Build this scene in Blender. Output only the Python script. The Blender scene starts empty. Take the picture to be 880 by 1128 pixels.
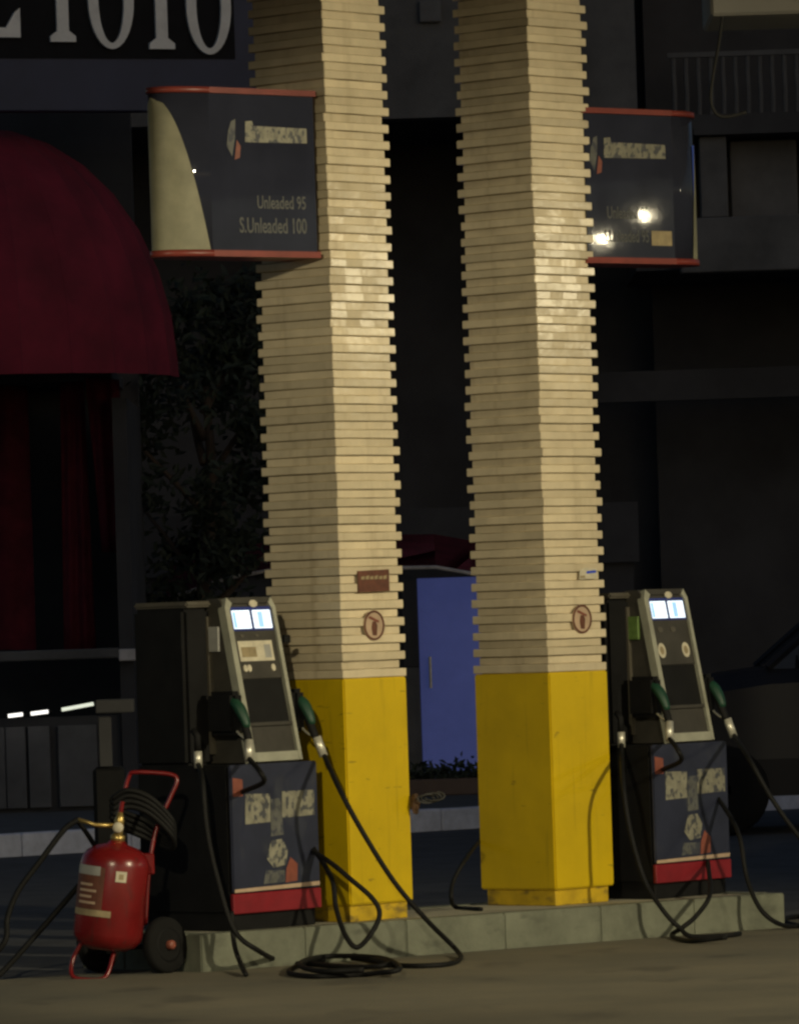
import bpy, bmesh, math, random
from mathutils import Vector, Matrix
random.seed(7)
scn = bpy.context.scene
C = scn.collection
rad = math.radians
# ------------------------------------------------------------------ camera, sky, sun, exposure
CAM_H = 1.6
FPX = 6400.0                       # focal length in photo pixels (photo 880 x 1128)
PITCH = math.atan(126 / FPX)
ROLL = rad(1.85)
_F = Vector((0, math.cos(PITCH), math.sin(PITCH)))
_R0 = Vector((1, 0, 0)); _U0 = _R0.cross(_F)
_U = _U0 * math.cos(ROLL) + _R0 * math.sin(ROLL)
_R = _R0 * math.cos(ROLL) - _U0 * math.sin(ROLL)
cam_d = bpy.data.cameras.new('camera')
cam_d.sensor_fit = 'HORIZONTAL'; cam_d.sensor_width = 36.0
cam_d.lens = FPX / 880 * 36.0
cam_d.clip_start = 0.1; cam_d.clip_end = 500
cam = bpy.data.objects.new('camera', cam_d); C.objects.link(cam)
m = Matrix((( _R.x, _U.x, -_F.x, 0), (_R.y, _U.y, -_F.y, 0), (_R.z, _U.z, -_F.z, CAM_H), (0, 0, 0, 1)))
cam.matrix_world = m
scn.camera = cam

SUN_ELEV, SUN_ROT = rad(20), rad(150)
world = bpy.data.worlds.new('World'); scn.world = world; world.use_nodes = True
wn = world.node_tree
sky = wn.nodes.new('ShaderNodeTexSky'); sky.sky_type = 'NISHITA'; sky.sun_disc = False
sky.sun_elevation = SUN_ELEV; sky.sun_rotation = SUN_ROT
bgn = wn.nodes['Background']; bgn.inputs['Strength'].default_value = 0.027
wn.links.new(sky.outputs[0], bgn.inputs['Color'])
sun_d = bpy.data.lights.new('sun', 'SUN'); sun_d.energy = 0.006; sun_d.angle = rad(12); sun_d.color = (1, .9, .78)
sun = bpy.data.objects.new('sun', sun_d); C.objects.link(sun)
sdir = Vector((math.sin(SUN_ROT) * math.cos(SUN_ELEV), math.cos(SUN_ROT) * math.cos(SUN_ELEV), math.sin(SUN_ELEV)))
sun.rotation_euler = sdir.to_track_quat('Z', 'Y').to_euler()
vs = scn.view_settings
vs.view_transform = 'Standard'; vs.look = 'None'; vs.exposure = 0.0; vs.gamma = 1.0
vs.use_curve_mapping = False
scn.render.engine = 'CYCLES'
scn.cycles.filter_width = 2.6

# ------------------------------------------------------------------ pixel -> place
def ray(px, py): return _F * FPX + _R * (px - 440) - _U * (py - 564)
CO = Vector((0, 0, CAM_H))
def G(px, py, z=0.0):
    d = ray(px, py); return CO + d * ((z - CAM_H) / d.z)
def P(px, py, Y):
    d = ray(px, py); return CO + d * (Y / d.y)
def PN(px, py, d):
    # d: metres measured from a frontal plane at 12.43 m that drifts with the island edge; only the offset to the edge counts
    return P(px, py, G(px, 1072 - (px - 210) * .0723).y + d - (12.43 + (px - 210) * .00132))
def PL(px, py, p0, n):
    d = ray(px, py); return CO + d * ((p0 - CO).dot(n) / d.dot(n))

# ------------------------------------------------------------------ materials
MATS = {}
def mat(name, col, rough=.6, metal=0.0, var=.15, scale=6.0, bump=.0, bscale=40.0, col2=None, spec=.5, emit=None, estr=0, coat=0.0, rnd=0.0):
    mt = bpy.data.materials.new(name); mt.use_nodes = True
    nt = mt.node_tree; b = nt.nodes['Principled BSDF']
    b.inputs['Roughness'].default_value = rough; b.inputs['Metallic'].default_value = metal
    b.inputs['Specular IOR Level'].default_value = spec
    b.inputs['Coat Weight'].default_value = coat
    tc = nt.nodes.new('ShaderNodeTexCoord')
    src = tc.outputs['Object']
    if rnd:
        oi = nt.nodes.new('ShaderNodeObjectInfo')
        mu = nt.nodes.new('ShaderNodeVectorMath'); mu.operation = 'SCALE'; mu.inputs['Scale'].default_value = 37.0
        cx = nt.nodes.new('ShaderNodeCombineXYZ')
        nt.links.new(oi.outputs['Random'], cx.inputs[0]); nt.links.new(oi.outputs['Random'], cx.inputs[2])
        nt.links.new(cx.outputs[0], mu.inputs[0])
        ad = nt.nodes.new('ShaderNodeVectorMath'); ad.operation = 'ADD'
        nt.links.new(src, ad.inputs[0]); nt.links.new(mu.outputs[0], ad.inputs[1]); src = ad.outputs[0]
    nz = nt.nodes.new('ShaderNodeTexNoise'); nz.inputs['Scale'].default_value = scale
    nz.inputs['Detail'].default_value = 6; nz.inputs['Roughness'].default_value = .62
    nt.links.new(src, nz.inputs['Vector'])
    rp = nt.nodes.new('ShaderNodeValToRGB')
    c2 = col2 if col2 else tuple(c * (1 - var) for c in col)
    c1 = tuple(min(1, c * (1 + var * .6)) for c in col) if not col2 else col
    rp.color_ramp.elements[0].position = .33; rp.color_ramp.elements[0].color = (*c2, 1)
    rp.color_ramp.elements[1].position = .68; rp.color_ramp.elements[1].color = (*c1, 1)
    nt.links.new(nz.outputs['Fac'], rp.inputs[0])
    out = rp.outputs[0]
    if rnd:
        hv = nt.nodes.new('ShaderNodeHueSaturation')
        mr = nt.nodes.new('ShaderNodeMapRange'); mr.inputs[3].default_value = 1 - rnd; mr.inputs[4].default_value = 1 + rnd * .5
        nt.links.new(oi.outputs['Random'], mr.inputs[0]); nt.links.new(mr.outputs[0], hv.inputs['Value'])
        nt.links.new(out, hv.inputs['Color']); out = hv.outputs[0]
    nt.links.new(out, b.inputs['Base Color'])
    if bump:
        n2 = nt.nodes.new('ShaderNodeTexNoise'); n2.inputs['Scale'].default_value = bscale; n2.inputs['Detail'].default_value = 4
        nt.links.new(src, n2.inputs['Vector'])
        bp = nt.nodes.new('ShaderNodeBump'); bp.inputs['Strength'].default_value = bump; bp.inputs['Distance'].default_value = .004
        nt.links.new(n2.outputs['Fac'], bp.inputs['Height']); nt.links.new(bp.outputs[0], b.inputs['Normal'])
    if emit:
        b.inputs['Emission Color'].default_value = (*emit, 1); b.inputs['Emission Strength'].default_value = estr
    MATS[name] = mt
    return mt
M = MATS
mat('cream_paint', (.70, .60, .42), .17, var=.10, scale=7, bump=.2, bscale=30, spec=.5, rnd=.15)
mat('mortar', (.12, .10, .07), .9)
mat('yellow_paint', (.62, .43, .004), .36, var=.12, scale=3.0, bump=.1, bscale=9)
mat('yellow_base', (.60, .40, .012), .5, var=.25, scale=8, bump=.2)
mat('rust', (.085, .045, .022), .9, var=.5, scale=30, bump=.6)
mat('concrete', (.175, .155, .108), .8, var=.3, scale=.9, bump=.5, bscale=90, col2=(.115, .108, .08))
mat('kerb_concrete', (.165, .175, .13), .85, var=.3, scale=5, bump=.5, bscale=45, rnd=.02)
mat('island_top', (.36, .34, .26), .85, var=.3, scale=4, bump=.5, bscale=50)
mat('asphalt', (.075, .075, .08), .85, var=.35, scale=3, bump=.6, bscale=150)
mat('paving', (.10, .10, .10), .85, var=.3, scale=4, bump=.4)
mat('kerb_white', (.62, .64, .74), .7, var=.25, scale=6, bump=.3, rnd=.05)
mat('navy', (.026, .030, .055), .35, var=.25, scale=4)
mat('sign_navy', (.030, .033, .052), .03, var=.2, scale=3, bump=.03, bscale=9, spec=.3)
mat('sign_blue', (.03, .08, .62), .25, var=.1)
mat('sign_cream', (.25, .24, .165), .55, var=.2, scale=7, bump=.06, bscale=10, spec=.3)
mat('sign_red', (.22, .04, .03), .35, var=.25)
mat('print_cream', (.22, .21, .16), .5, var=.3, scale=30)
mat('print_grey', (.085, .088, .085), .5, var=.35, scale=30)
mat('print_red', (.24, .07, .045), .5, var=.25, scale=20)
mat('print_tan', (.34, .27, .15), .6, var=.3, scale=20)
mat('red_paint', (.18, .009, .010), .27, var=.3, scale=5, bump=.05)
mat('band_red', (.24, .014, .022), .4, var=.25, scale=6)
mat('pump_dark', (.008, .008, .0085), .7, var=.3, scale=8, bump=.1, spec=.2)
mat('pump_face', (.052, .048, .040), .5, var=.25, scale=7, bump=.08, spec=.3)
mat('pump_frame', (.34, .34, .27), .42, var=.18, scale=9, bump=.05)
mat('pump_top', (.09, .08, .06), .5, var=.2)
mat('black_rubber', (.008, .008, .008), .65, var=.2, scale=15, bump=.1, spec=.2)
mat('tyre', (.010, .010, .010), .9, var=.2, bump=.4, bscale=60, spec=.2)
mat('steel', (.66, .64, .54), .35, metal=.45, var=.2, scale=30)
mat('brass', (.55, .40, .14), .35, metal=.8, var=.2)
mat('green_plastic', (.008, .05, .027), .5, var=.2)
mat('sticker', (.60, .55, .42), .55, var=.2, scale=25)
mat('sticker_grey', (.34, .34, .32), .5, var=.2)
mat('sticker_green', (.12, .20, .05), .5, var=.25, scale=25)
mat('plaque_brown', (.13, .045, .025), .6, var=.3, scale=20)
mat('sign_pink', (.50, .36, .25), .5, var=.2)
mat('screen_glow_frame', (.015, .03, .22), .3)  # blue in the base colour stands in for the glow round the screens
mat('screen_white', (.8, .88, 1), .3, emit=(.72, .86, 1.0), estr=1.25)
mat('screen_blue', (.4, .6, 1), .3, emit=(.22, .48, 1.0), estr=.85)
mat('tube_lit', (.9, .9, .85), .4, emit=(1, .97, .9), estr=1.6)
mat('tube_dim', (.9, .9, .8), .4, emit=(.95, 1, .8), estr=.8)
mat('lamp_lens', (.9, .85, .75), .3, emit=(1, .87, .62), estr=60)
mat('lamp_housing', (.35, .35, .35), .5)
mat('crimson', (.20, .011, .028), .85, var=.4, scale=1.6, bump=.25, bscale=20)
mat('curtain_red', (.17, .016, .032), .9, var=.35, scale=5)
mat('letter_grey', (.78, .78, .76), .5, var=.12)
mat('board_black', (.012, .012, .014), .8, var=.2, spec=.2)
mat('board_navy', (.035, .042, .085), .6, var=.2, scale=2)
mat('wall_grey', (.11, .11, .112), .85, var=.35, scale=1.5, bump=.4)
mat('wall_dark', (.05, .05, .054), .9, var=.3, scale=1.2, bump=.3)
mat('panel_grey', (.12, .12, .125), .7, var=.3, scale=2)
mat('door_blue_glow', (.15, .18, .50), .6, var=.25, scale=1.2, emit=(.17, .24, .80), estr=.085)  # faint emission added to brighten the door; ambient light left it too dark
mat('pale_trim', (.5, .48, .48), .6, var=.2)
mat('glass_dark', (.012, .013, .016), .08)
mat('car_paint', (.014, .014, .018), .4, var=.1, spec=.3)
mat('canopy_white', (.45, .44, .41), .7, var=.15, scale=1)
mat('bark', (.09, .065, .045), .9, var=.4, scale=9, bump=.8)
mat('leaf', (.020, .030, .014), .7, var=.45, scale=3)
mat('cable_grey', (.05, .05, .05), .7, spec=.2)
mat('terracotta', (.12, .08, .06), .8)

# extra wear: a second noise that darkens / tints in patches with a shape of their own
def wear(name, col, scale3, lo, hi, amount, detail=5, world=True):
    mt = M[name]; nt = mt.node_tree; b = nt.nodes['Principled BSDF']
    lk = b.inputs['Base Color'].links[0]; src = lk.from_socket
    if world:
        g = nt.nodes.new('ShaderNodeNewGeometry'); v = g.outputs['Position']
    else:
        g = nt.nodes.new('ShaderNodeTexCoord'); v = g.outputs['Object']
    mp = nt.nodes.new('ShaderNodeMapping'); mp.inputs['Scale'].default_value = scale3
    nt.links.new(v, mp.inputs['Vector'])
    nz = nt.nodes.new('ShaderNodeTexNoise'); nz.inputs['Scale'].default_value = 1; nz.inputs['Detail'].default_value = detail
    nt.links.new(mp.outputs[0], nz.inputs['Vector'])
    mr = nt.nodes.new('ShaderNodeMapRange'); mr.inputs[1].default_value = lo; mr.inputs[2].default_value = hi; mr.inputs[4].default_value = amount
    nt.links.new(nz.outputs['Fac'], mr.inputs[0])
    mx = nt.nodes.new('ShaderNodeMix'); mx.data_type = 'RGBA'
    nt.links.new(mr.outputs[0], mx.inputs[0]); nt.links.new(src, mx.inputs[6]); mx.inputs[7].default_value = (*col, 1)
    nt.links.new(mx.outputs[2], b.inputs['Base Color'])
wear('cream_paint', (.30, .22, .12), (13, 13, .8), .56, .76, .35)          # drip streaks
wear('cream_paint', (.36, .30, .19), (2.0, 2.0, 1.1), .50, .68, .32)        # grimy areas
wear('yellow_paint', (.26, .16, .01), (22, 22, 1.4), .60, .74, .35)       # run marks
wear('yellow_paint', (.12, .08, .02), (7, 7, 30), .67, .72, .5)            # scrapes
wear('yellow_base', (.10, .07, .03), (9, 9, 20), .52, .66, .7)
wear('concrete', (.028, .026, .022), (2.3, 1.2, 1), .58, .70, .42, 3)      # oil stains
wear('concrete', (.20, .18, .13), (14, 14, 1), .60, .75, .5)
wear('kerb_concrete', (.05, .05, .04), (7, 7, 16), .58, .72, .45)           # scuffs
wear('red_paint', (.07, .02, .018), (26, 26, 9), .60, .70, .6)
wear('navy', (.07, .075, .085), (9, 9, 5), .56, .75, .5)
mat('worn_print', (.26, .25, .19), .55, var=.3, scale=18, rnd=.15)
wear('worn_print', (.035, .04, .06), (34, 34, 28), .49, .60, .85, 2)
mat('worn_print_grey', (.11, .112, .105), .55, var=.3, scale=18)
wear('worn_print_grey', (.035, .04, .06), (30, 30, 24), .48, .60, .85, 2)

# ------------------------------------------------------------------ mesh helpers
def obj(name, bm, mt, parent=None, smooth=False):
    me = bpy.data.meshes.new(name)
    bmesh.ops.recalc_face_normals(bm, faces=bm.faces[:])
    bm.to_mesh(me); bm.free()
    me.materials.append(M[mt] if isinstance(mt, str) else mt)
    if smooth:
        for p_ in me.polygons: p_.use_smooth = True
    o = bpy.data.objects.new(name, me); C.objects.link(o)
    if parent: o.parent = parent
    return o
def tag(o, label=None, cat=None, group=None, kind=None):
    if label: o['label'] = label
    if cat: o['category'] = cat
    if group: o['group'] = group
    if kind: o['kind'] = kind
    return o
def thing(name, label, cat, loc=(0, 0, 0), rotz=0.0, group=None):
    o = bpy.data.objects.new(name, None); C.objects.link(o)
    o.location = loc; o.rotation_euler = (0, 0, rotz); o.empty_display_size = .1
    return tag(o, label, cat, group)
def box(bm, x0, x1, y0, y1, z0, z1, bev=0.0, seg=1):
    vs_ = [bm.verts.new((x, y, z)) for x in (x0, x1) for y in (y0, y1) for z in (z0, z1)]
    idx = [(0, 1, 3, 2), (4, 6, 7, 5), (0, 4, 5, 1), (2, 3, 7, 6), (0, 2, 6, 4), (1, 5, 7, 3)]
    fs = [bm.faces.new([vs_[i] for i in q]) for q in idx]
    if bev:
        es = list({e for f_ in fs for e in f_.edges})
        bmesh.ops.bevel(bm, geom=es, offset=bev, segments=seg, affect='EDGES', clamp_overlap=True)
    return bm
def boxo(name, mt, parent, *a, bev=0.0, seg=1):
    return obj(name, box(bmesh.new(), *a, bev=bev, seg=seg), mt, parent)
def smooth_path(pts, n=8):
    pts = [Vector(p_) for p_ in pts]
    if len(pts) < 3: return pts
    out = []
    q = [pts[0] * 2 - pts[1]] + pts + [pts[-1] * 2 - pts[-2]]
    for i in range(1, len(q) - 2):
        a, b, c, d = q[i - 1], q[i], q[i + 1], q[i + 2]
        for k in range(n):
            t = k / n
            out.append(.5 * ((2 * b) + (c - a) * t + (2 * a - 5 * b + 4 * c - d) * t * t + (3 * b - a - 3 * c + d) * t ** 3))
    out.append(pts[-1])
    return out
def tube(bm, pts, r, seg=8, caps=True):
    pts = [Vector(p_) for p_ in pts]
    rs = r if isinstance(r, (list, tuple)) else [r] * len(pts)
    rings = []; up = None
    for i, p_ in enumerate(pts):
        t = (pts[min(i + 1, len(pts) - 1)] - pts[max(i - 1, 0)]).normalized()
        if up is None:
            up = t.orthogonal().normalized()
        else:
            up = (up - t * up.dot(t))
            up = up.normalized() if up.length > 1e-6 else t.orthogonal().normalized()
        w = t.cross(up)
        rings.append([bm.verts.new(p_ + (up * math.cos(2 * math.pi * k / seg) + w * math.sin(2 * math.pi * k / seg)) * rs[i]) for k in range(seg)])
    for a, b in zip(rings, rings[1:]):
        for k in range(seg): bm.faces.new((a[k], a[(k + 1) % seg], b[(k + 1) % seg], b[k]))
    if caps:
        bm.faces.new(rings[0]); bm.faces.new(rings[-1])
    return bm
def lathe(bm, prof, a, b, seg=28):
    """prof: (r, t) with t the distance in metres from a along a->b"""
    a = Vector(a); ax = (Vector(b) - a).normalized()
    u = ax.orthogonal().normalized(); w = ax.cross(u); rings = []
    for r, t in prof:
        rings.append([bm.verts.new(a + ax * t + (u * math.cos(2 * math.pi * k / seg) + w * math.sin(2 * math.pi * k / seg)) * max(r, .0005)) for k in range(seg)])
    for p_, q in zip(rings, rings[1:]):
        for k in range(seg): bm.faces.new((p_[k], p_[(k + 1) % seg], q[(k + 1) % seg], q[k]))
    bm.faces.new(rings[0]); bm.faces.new(rings[-1])
    return bm
def prism(bm, poly, origin, ex, ey, en, depth):
    o = Vector(origin); ex, ey, en = Vector(ex), Vector(ey), Vector(en)
    a = [bm.verts.new(o + ex * x + ey * y) for x, y in poly]
    b = [bm.verts.new(o + ex * x + ey * y + en * depth) for x, y in poly]
    bm.faces.new(a); bm.faces.new(b)
    n = len(poly)
    for i in range(n): bm.faces.new((a[i], a[(i + 1) % n], b[(i + 1) % n], b[i]))
    return bm
def copy_tree(o, parent=None):
    c = o.copy(); C.objects.link(c); c.parent = parent
    for ch in list(o.children): copy_tree(ch, c)
    return c

# ------------------------------------------------------------------ ground, road, pavement
A18 = rad(38)
E1 = Vector((math.cos(A18), math.sin(A18), 0)); E2 = Vector((-math.sin(A18), math.cos(A18), 0))   # along / across the island
I0 = Vector((-1.00, 27.345, 0))                    # island front left corner
ILEN = 3.675; IDEP = .98; IZ = .18
def plane(name, mt, pts, z, th=.0):
    bm = bmesh.new(); bm.faces.new([bm.verts.new((x, y, z)) for x, y in pts])
    o = obj(name, bm, mt)
    if o.data.polygons[0].normal.z < 0: o.data.flip_normals()
    return tag(o, kind='structure')
plane('ground', 'asphalt', [(-150, -60), (150, -60), (150, 240), (-150, 240)], 0)
f0 = I0 - E1 * 12 + E2 * .5; f1 = I0 + E1 * 18 + E2 * .5
plane('forecourt', 'concrete', [(f0.x, f0.y), (f0.x + 5, -8), (f1.x, -8), (f1.x, f1.y)], .004)

kl = G(50, 942); kr = G(490, 915)
kdir = (kr - kl); kdir.z = 0; kdir.normalize(); kn = Vector((-kdir.y, kdir.x, 0))
ks = kl - kdir * 3.2
bm = bmesh.new()
box(bm, 0, 14, .152, 24, -.05, .166)
pav = obj('pavement', bm, 'paving'); tag(pav, kind='structure')
pav.location = ks; pav.rotation_euler = (0, 0, math.atan2(kdir.y, kdir.x))
kst = None
for i in range(14):
    if kst is None:
        kst = boxo('kerb_stone', 'kerb_white', pav, .004, .996, 0, .15, -.05, .17, bev=.012)
        o = kst
    else:
        o = kst.copy(); C.objects.link(o)
    o.location = (i, random.uniform(-.004, .004), random.uniform(-.004, .003))

# ------------------------------------------------------------------ pump island
isl = boxo('pump_island', 'island_top', None, .126, ILEN - .126, .126, IDEP - .126, -.02, IZ - .004)
tag(isl, kind='structure'); isl.location = I0; isl.rotation_euler = (0, 0, A18)
def kerb(x0, x1, y0, y1):
    o = boxo('kerb_stone', 'kerb_concrete', isl, x0, x1, y0, y1, -.05, IZ + random.uniform(-.002, .001), bev=.006, seg=2)
    return o
nk = 6; L = ILEN / nk
for i in range(nk):
    j = random.uniform(-.004, .003)
    kerb(i * L + .0006, (i + 1) * L - .0006, j, .123 + j); kerb(i * L + .0006, (i + 1) * L - .0006, IDEP - .123, IDEP)
for s0, s1 in ((.126, .62), (.626, IDEP - .126)):
    kerb(0, .123, s0, s1); kerb(ILEN - .123, ILEN, s0, s1)

# ------------------------------------------------------------------ station canopy and its lamps
CANZ = 5.12
can = thing('station_canopy', 'pale flat station canopy roof carried by the two cream columns', 'canopy', (0, 0, 0))
boxo('roof', 'canopy_white', can, -8, 18, 15.0, 31.0, CANZ, CANZ + .45, bev=.02)
bmx = P(783, 17, 30.0)
boxo('beam', 'canopy_white', can, bmx.x, 10, 30.0, 30.8, bmx.z, CANZ - .004, bev=.015)
def canopy_lamp(loc, target, power, cone, blend, lensr, label):
    t = thing('canopy_lamp', label, 'lamp', loc, 0, 'floodlights hung under the station canopy')
    q = (Vector(target) - Vector(loc)).normalized()
    bm = bmesh.new(); lathe(bm, [(.05, -.16), (.10, -.14), (lensr + .03, -.02), (lensr + .04, .03), (lensr + .005, .03), (lensr + .005, .0)], (0, 0, 0), q)
    obj('housing', bm, 'lamp_housing', t)
    bm = bmesh.new(); lathe(bm, [(lensr, .004), (lensr * .95, .012)], (0, 0, 0), q, 20)
    obj('lens', bm, 'lamp_lens', t)
    bm = bmesh.new(); tube(bm, [(0, 0, -.02), (0, 0, CANZ - loc[2])], .025)
    obj('bracket', bm, 'lamp_housing', t)
    ld = bpy.data.lights.new('lamp_light', 'SPOT'); ld.energy = power; ld.color = (1, .88, .58)
    ld.spot_size = rad(cone); ld.spot_blend = blend; ld.shadow_soft_size = lensr * .9
    lo = bpy.data.objects.new('lamp_light', ld); C.objects.link(lo); lo.parent = t
    lo.location = q * .06; lo.rotation_euler = (-q).to_track_quat('Z', 'Y').to_euler()
    return t
canopy_lamp((8.9, 20.4, 4.9), (.2, 26.6, .3), 3050, 66, .6, .28, 'big floodlight under the canopy, in front of the pumps on the right')
canopy_lamp((15.967, 26.62, 4.70), (.6, 28.9, 2.6), 22, 30, .8, .025, 'floodlight under the canopy at the far right, the higher of a close pair')
canopy_lamp((15.725, 26.34, 4.515), (.6, 28.9, 2.6), 22, 30, .8, .03, 'floodlight under the canopy at the far right, the lower of a close pair')
canopy_lamp((15.8, 30.6, 4.2), (.3, 28.8, 2.4), 190, 30, .8, .05, 'floodlight under the canopy at the far right, behind the close pair')
canopy_lamp((-2.2, 16.5, 4.9), (.1, 28.4, 1.0), 1250, 34, .6, .13, 'floodlight under the canopy on its left side')

# ------------------------------------------------------------------ the two columns
CYAW = rad(42)
FL = Vector((-math.cos(CYAW), math.sin(CYAW), 0)); FR = Vector((math.sin(CYAW), math.cos(CYAW), 0))
SX_, SY_ = .455, .50; PITCHC = .0832
def slab_mesh(d, h, i):
    bm = bmesh.new()
    box(bm, -SX_ / 2 + d, SX_ / 2 - d, -SY_ / 2 + d, SY_ / 2 - d, 0, h)
    bmesh.ops.subdivide_edges(bm, edges=[e for e in bm.edges if abs(e.verts[0].co.z - e.verts[1].co.z) < 1e-5], cuts=3, use_grid_fill=False)
    es = [e for e in bm.edges if len(e.link_faces) == 2 and e.calc_face_angle(0) > .5]
    bmesh.ops.bevel(bm, geom=es, offset=.0035, segments=1, affect='EDGES', clamp_overlap=True)
    rr = random.Random(i)
    for v in bm.verts:
        v.co.z += rr.uniform(-.0012, .0012)
    jit = {}
    for v in bm.verts:
        key = (round(v.co.x / .012), round(v.co.y / .012))      # the same shift at top and bottom keeps each piece of face upright
        jx, jy = jit.setdefault(key, (rr.uniform(-.0019, .0019), rr.uniform(-.0019, .0019)))
        v.co.x += jx; v.co.y += jy
    me = bpy.data.meshes.new('brick_course'); bm.to_mesh(me); bm.free(); me.materials.append(M['cream_paint'])
    return me
PROUD = [slab_mesh(0, .0405, i) for i in range(9)]
INSET = [slab_mesh(.019, .0405, i + 19) for i in range(9)]
def column(near, ytop, label):
    near = Vector(near); near.z = IZ - .004
    ctr = near + FL * (SY_ / 2) + FR * (SX_ / 2)
    t = thing('column', label, 'column', ctr, math.atan2(FR.y, FR.x), 'columns of the petrol station')
    zt = ytop - near.z
    boxo('base', 'yellow_base', t, -SX_ / 2 + .022, SX_ / 2 - .022, -SY_ / 2 + .022, SY_ / 2 - .022, 0, .085, bev=.004)
    boxo('yellow_cladding', 'yellow_paint', t, -SX_ / 2, SX_ / 2, -SY_ / 2, SY_ / 2, .082, zt, bev=.007, seg=2)
    n = int((CANZ - near.z - zt) / PITCHC) + 1
    boxo('core', 'mortar', t, -SX_ / 2 + .03, SX_ / 2 - .03, -SY_ / 2 + .03, SY_ / 2 - .03, zt - .02, CANZ - near.z - .01)
    for i in range(n):
        for k, ms in enumerate((PROUD, INSET)):
            z = zt + .002 + i * PITCHC + k * PITCHC / 2
            if z > CANZ - near.z - .045: continue
            o = bpy.data.objects.new('brick_course', random.choice(ms)); C.objects.link(o); o.parent = t
            o.location = (random.gauss(0, .0022), random.gauss(0, .0022), z)
            o.rotation_euler = (0, 0, random.choice((0, math.pi)) + random.uniform(-.004, .004))
    return t, near
nl = G(387, 1016, IZ); nr = G(613, 998, IZ)
ztop_l = P(382, 748, nl.y).z; ztop_r = P(609, 741, nr.y).z
colL, nL = column(nl, ztop_l, 'cream slatted column with yellow base, the one carrying the brown plaque')
colR, nR = column(nr, ztop_r, 'cream slatted column with yellow base, the one carrying the blue dashed sticker')
# things fixed to the right-hand faces (normal NR)
NR = Vector((math.cos(CYAW), -math.sin(CYAW), 0))
def on_face(near, px, py, off=.0):
    return PL(px, py, near + NR * off, NR)
def disc(bm, c, ex, r, n0, n1, seg=28, r_in=0):
    ez = Vector((0, 0, 1))
    ring = lambda rr, nn: [bm.verts.new(c + (ex * math.cos(2 * math.pi * k / seg) + ez * math.sin(2 * math.pi * k / seg)) * rr + NR * nn) for k in range(seg)]
    if not r_in:
        a, b = ring(r, n0), ring(r, n1)
        bm.faces.new(a); bm.faces.new(b)
        for k in range(seg): bm.faces.new((a[k], a[(k + 1) % seg], b[(k + 1) % seg], b[k]))
    else:
        a, b, c_, d = ring(r, n0), ring(r, n1), ring(r_in, n1), ring(r_in, n0)
        for u, w in ((a, b), (b, c_), (c_, d), (d, a)):
            for k in range(seg): bm.faces.new((u[k], u[(k + 1) % seg], w[(k + 1) % seg], w[k]))
    return bm
def no_smoking(near, px, py, label):
    c = on_face(near, px, py)
    t = thing('warning_sign', label, 'sign', c, 0, 'round warning signs on the columns')
    z0 = Vector((0, 0, 0)); r = .073
    obj('plate', disc(bmesh.new(), z0, FR, r, .001, .006), 'sign_pink', t)
    obj('ring', disc(bmesh.new(), z0, FR, r, .007, .009, r_in=r * .86), 'plaque_brown', t)
    bm = bmesh.new()
    prism(bm, [(-.012, -.048), (.016, -.05), (.022, .0), (.01, .02), (-.012, .018), (-.02, -.01)], NR * .007, FR, Vector((0, 0, 1)), NR, .0015)
    obj('pictogram', bm, 'plaque_brown', t)
    bm = bmesh.new(); prism(bm, [(-.04, .036), (-.03, .046), (.036, .022), (.03, .012)], NR * .0072, FR, Vector((0, 0, 1)), NR, .0018)
    obj('bar', bm, 'print_red', t)
    return t
no_smoking(nL, 411, 689, 'small round red ringed warning sign under the brown plaque on the column')
no_smoking(nR, 640, 682, 'small round red ringed warning sign under the blue dash on the column')
pc = on_face(nL, 411, 640)
pq = thing('plaque', 'small dark brown plaque with a pale line on the cream column', 'sign', pc)
bm = bmesh.new(); prism(bm, [(-.115, -.055), (.108, -.05), (.108, .055), (-.115, .05)], NR * .001, FR, Vector((0, 0, 1)), NR, .007); obj('plate', bm, 'plaque_brown', pq)
bm = bmesh.new()
for k in range(6): prism(bm, [(-.095 + k * .032, .008), (-.072 + k * .032, .008), (-.070 + k * .032, .024 + (k % 2) * .004), (-.094 + k * .032, .022)], NR * .0082, FR, Vector((0, 0, 1)), NR, .0012)
obj('print', bm, 'print_tan', pq)
sk = thing('sticker', 'worn white sticker with a blue dash on the cream column', 'sticker', on_face(nR, 648, 632))
bm = bmesh.new(); prism(bm, [(-.075, -.028), (.06, -.025), (.062, .026), (-.03, .03), (-.07, .02)], NR * .001, FR, Vector((0, 0, 1)), NR, .003); obj('paper', bm, 'sticker', sk)
bm = bmesh.new(); prism(bm, [(-.02, .0), (.055, .004), (.055, .017), (-.018, .013)], NR * .0042, FR, Vector((0, 0, 1)), NR, .001); obj('print', bm, 'sign_blue', sk)
bm = bmesh.new(); prism(bm, [(-.07, -.022), (-.03, -.02), (-.035, -.008), (-.068, -.01)], NR * .0042, FR, Vector((0, 0, 1)), NR, .001); obj('print', bm, 'print_tan', sk)
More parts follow.
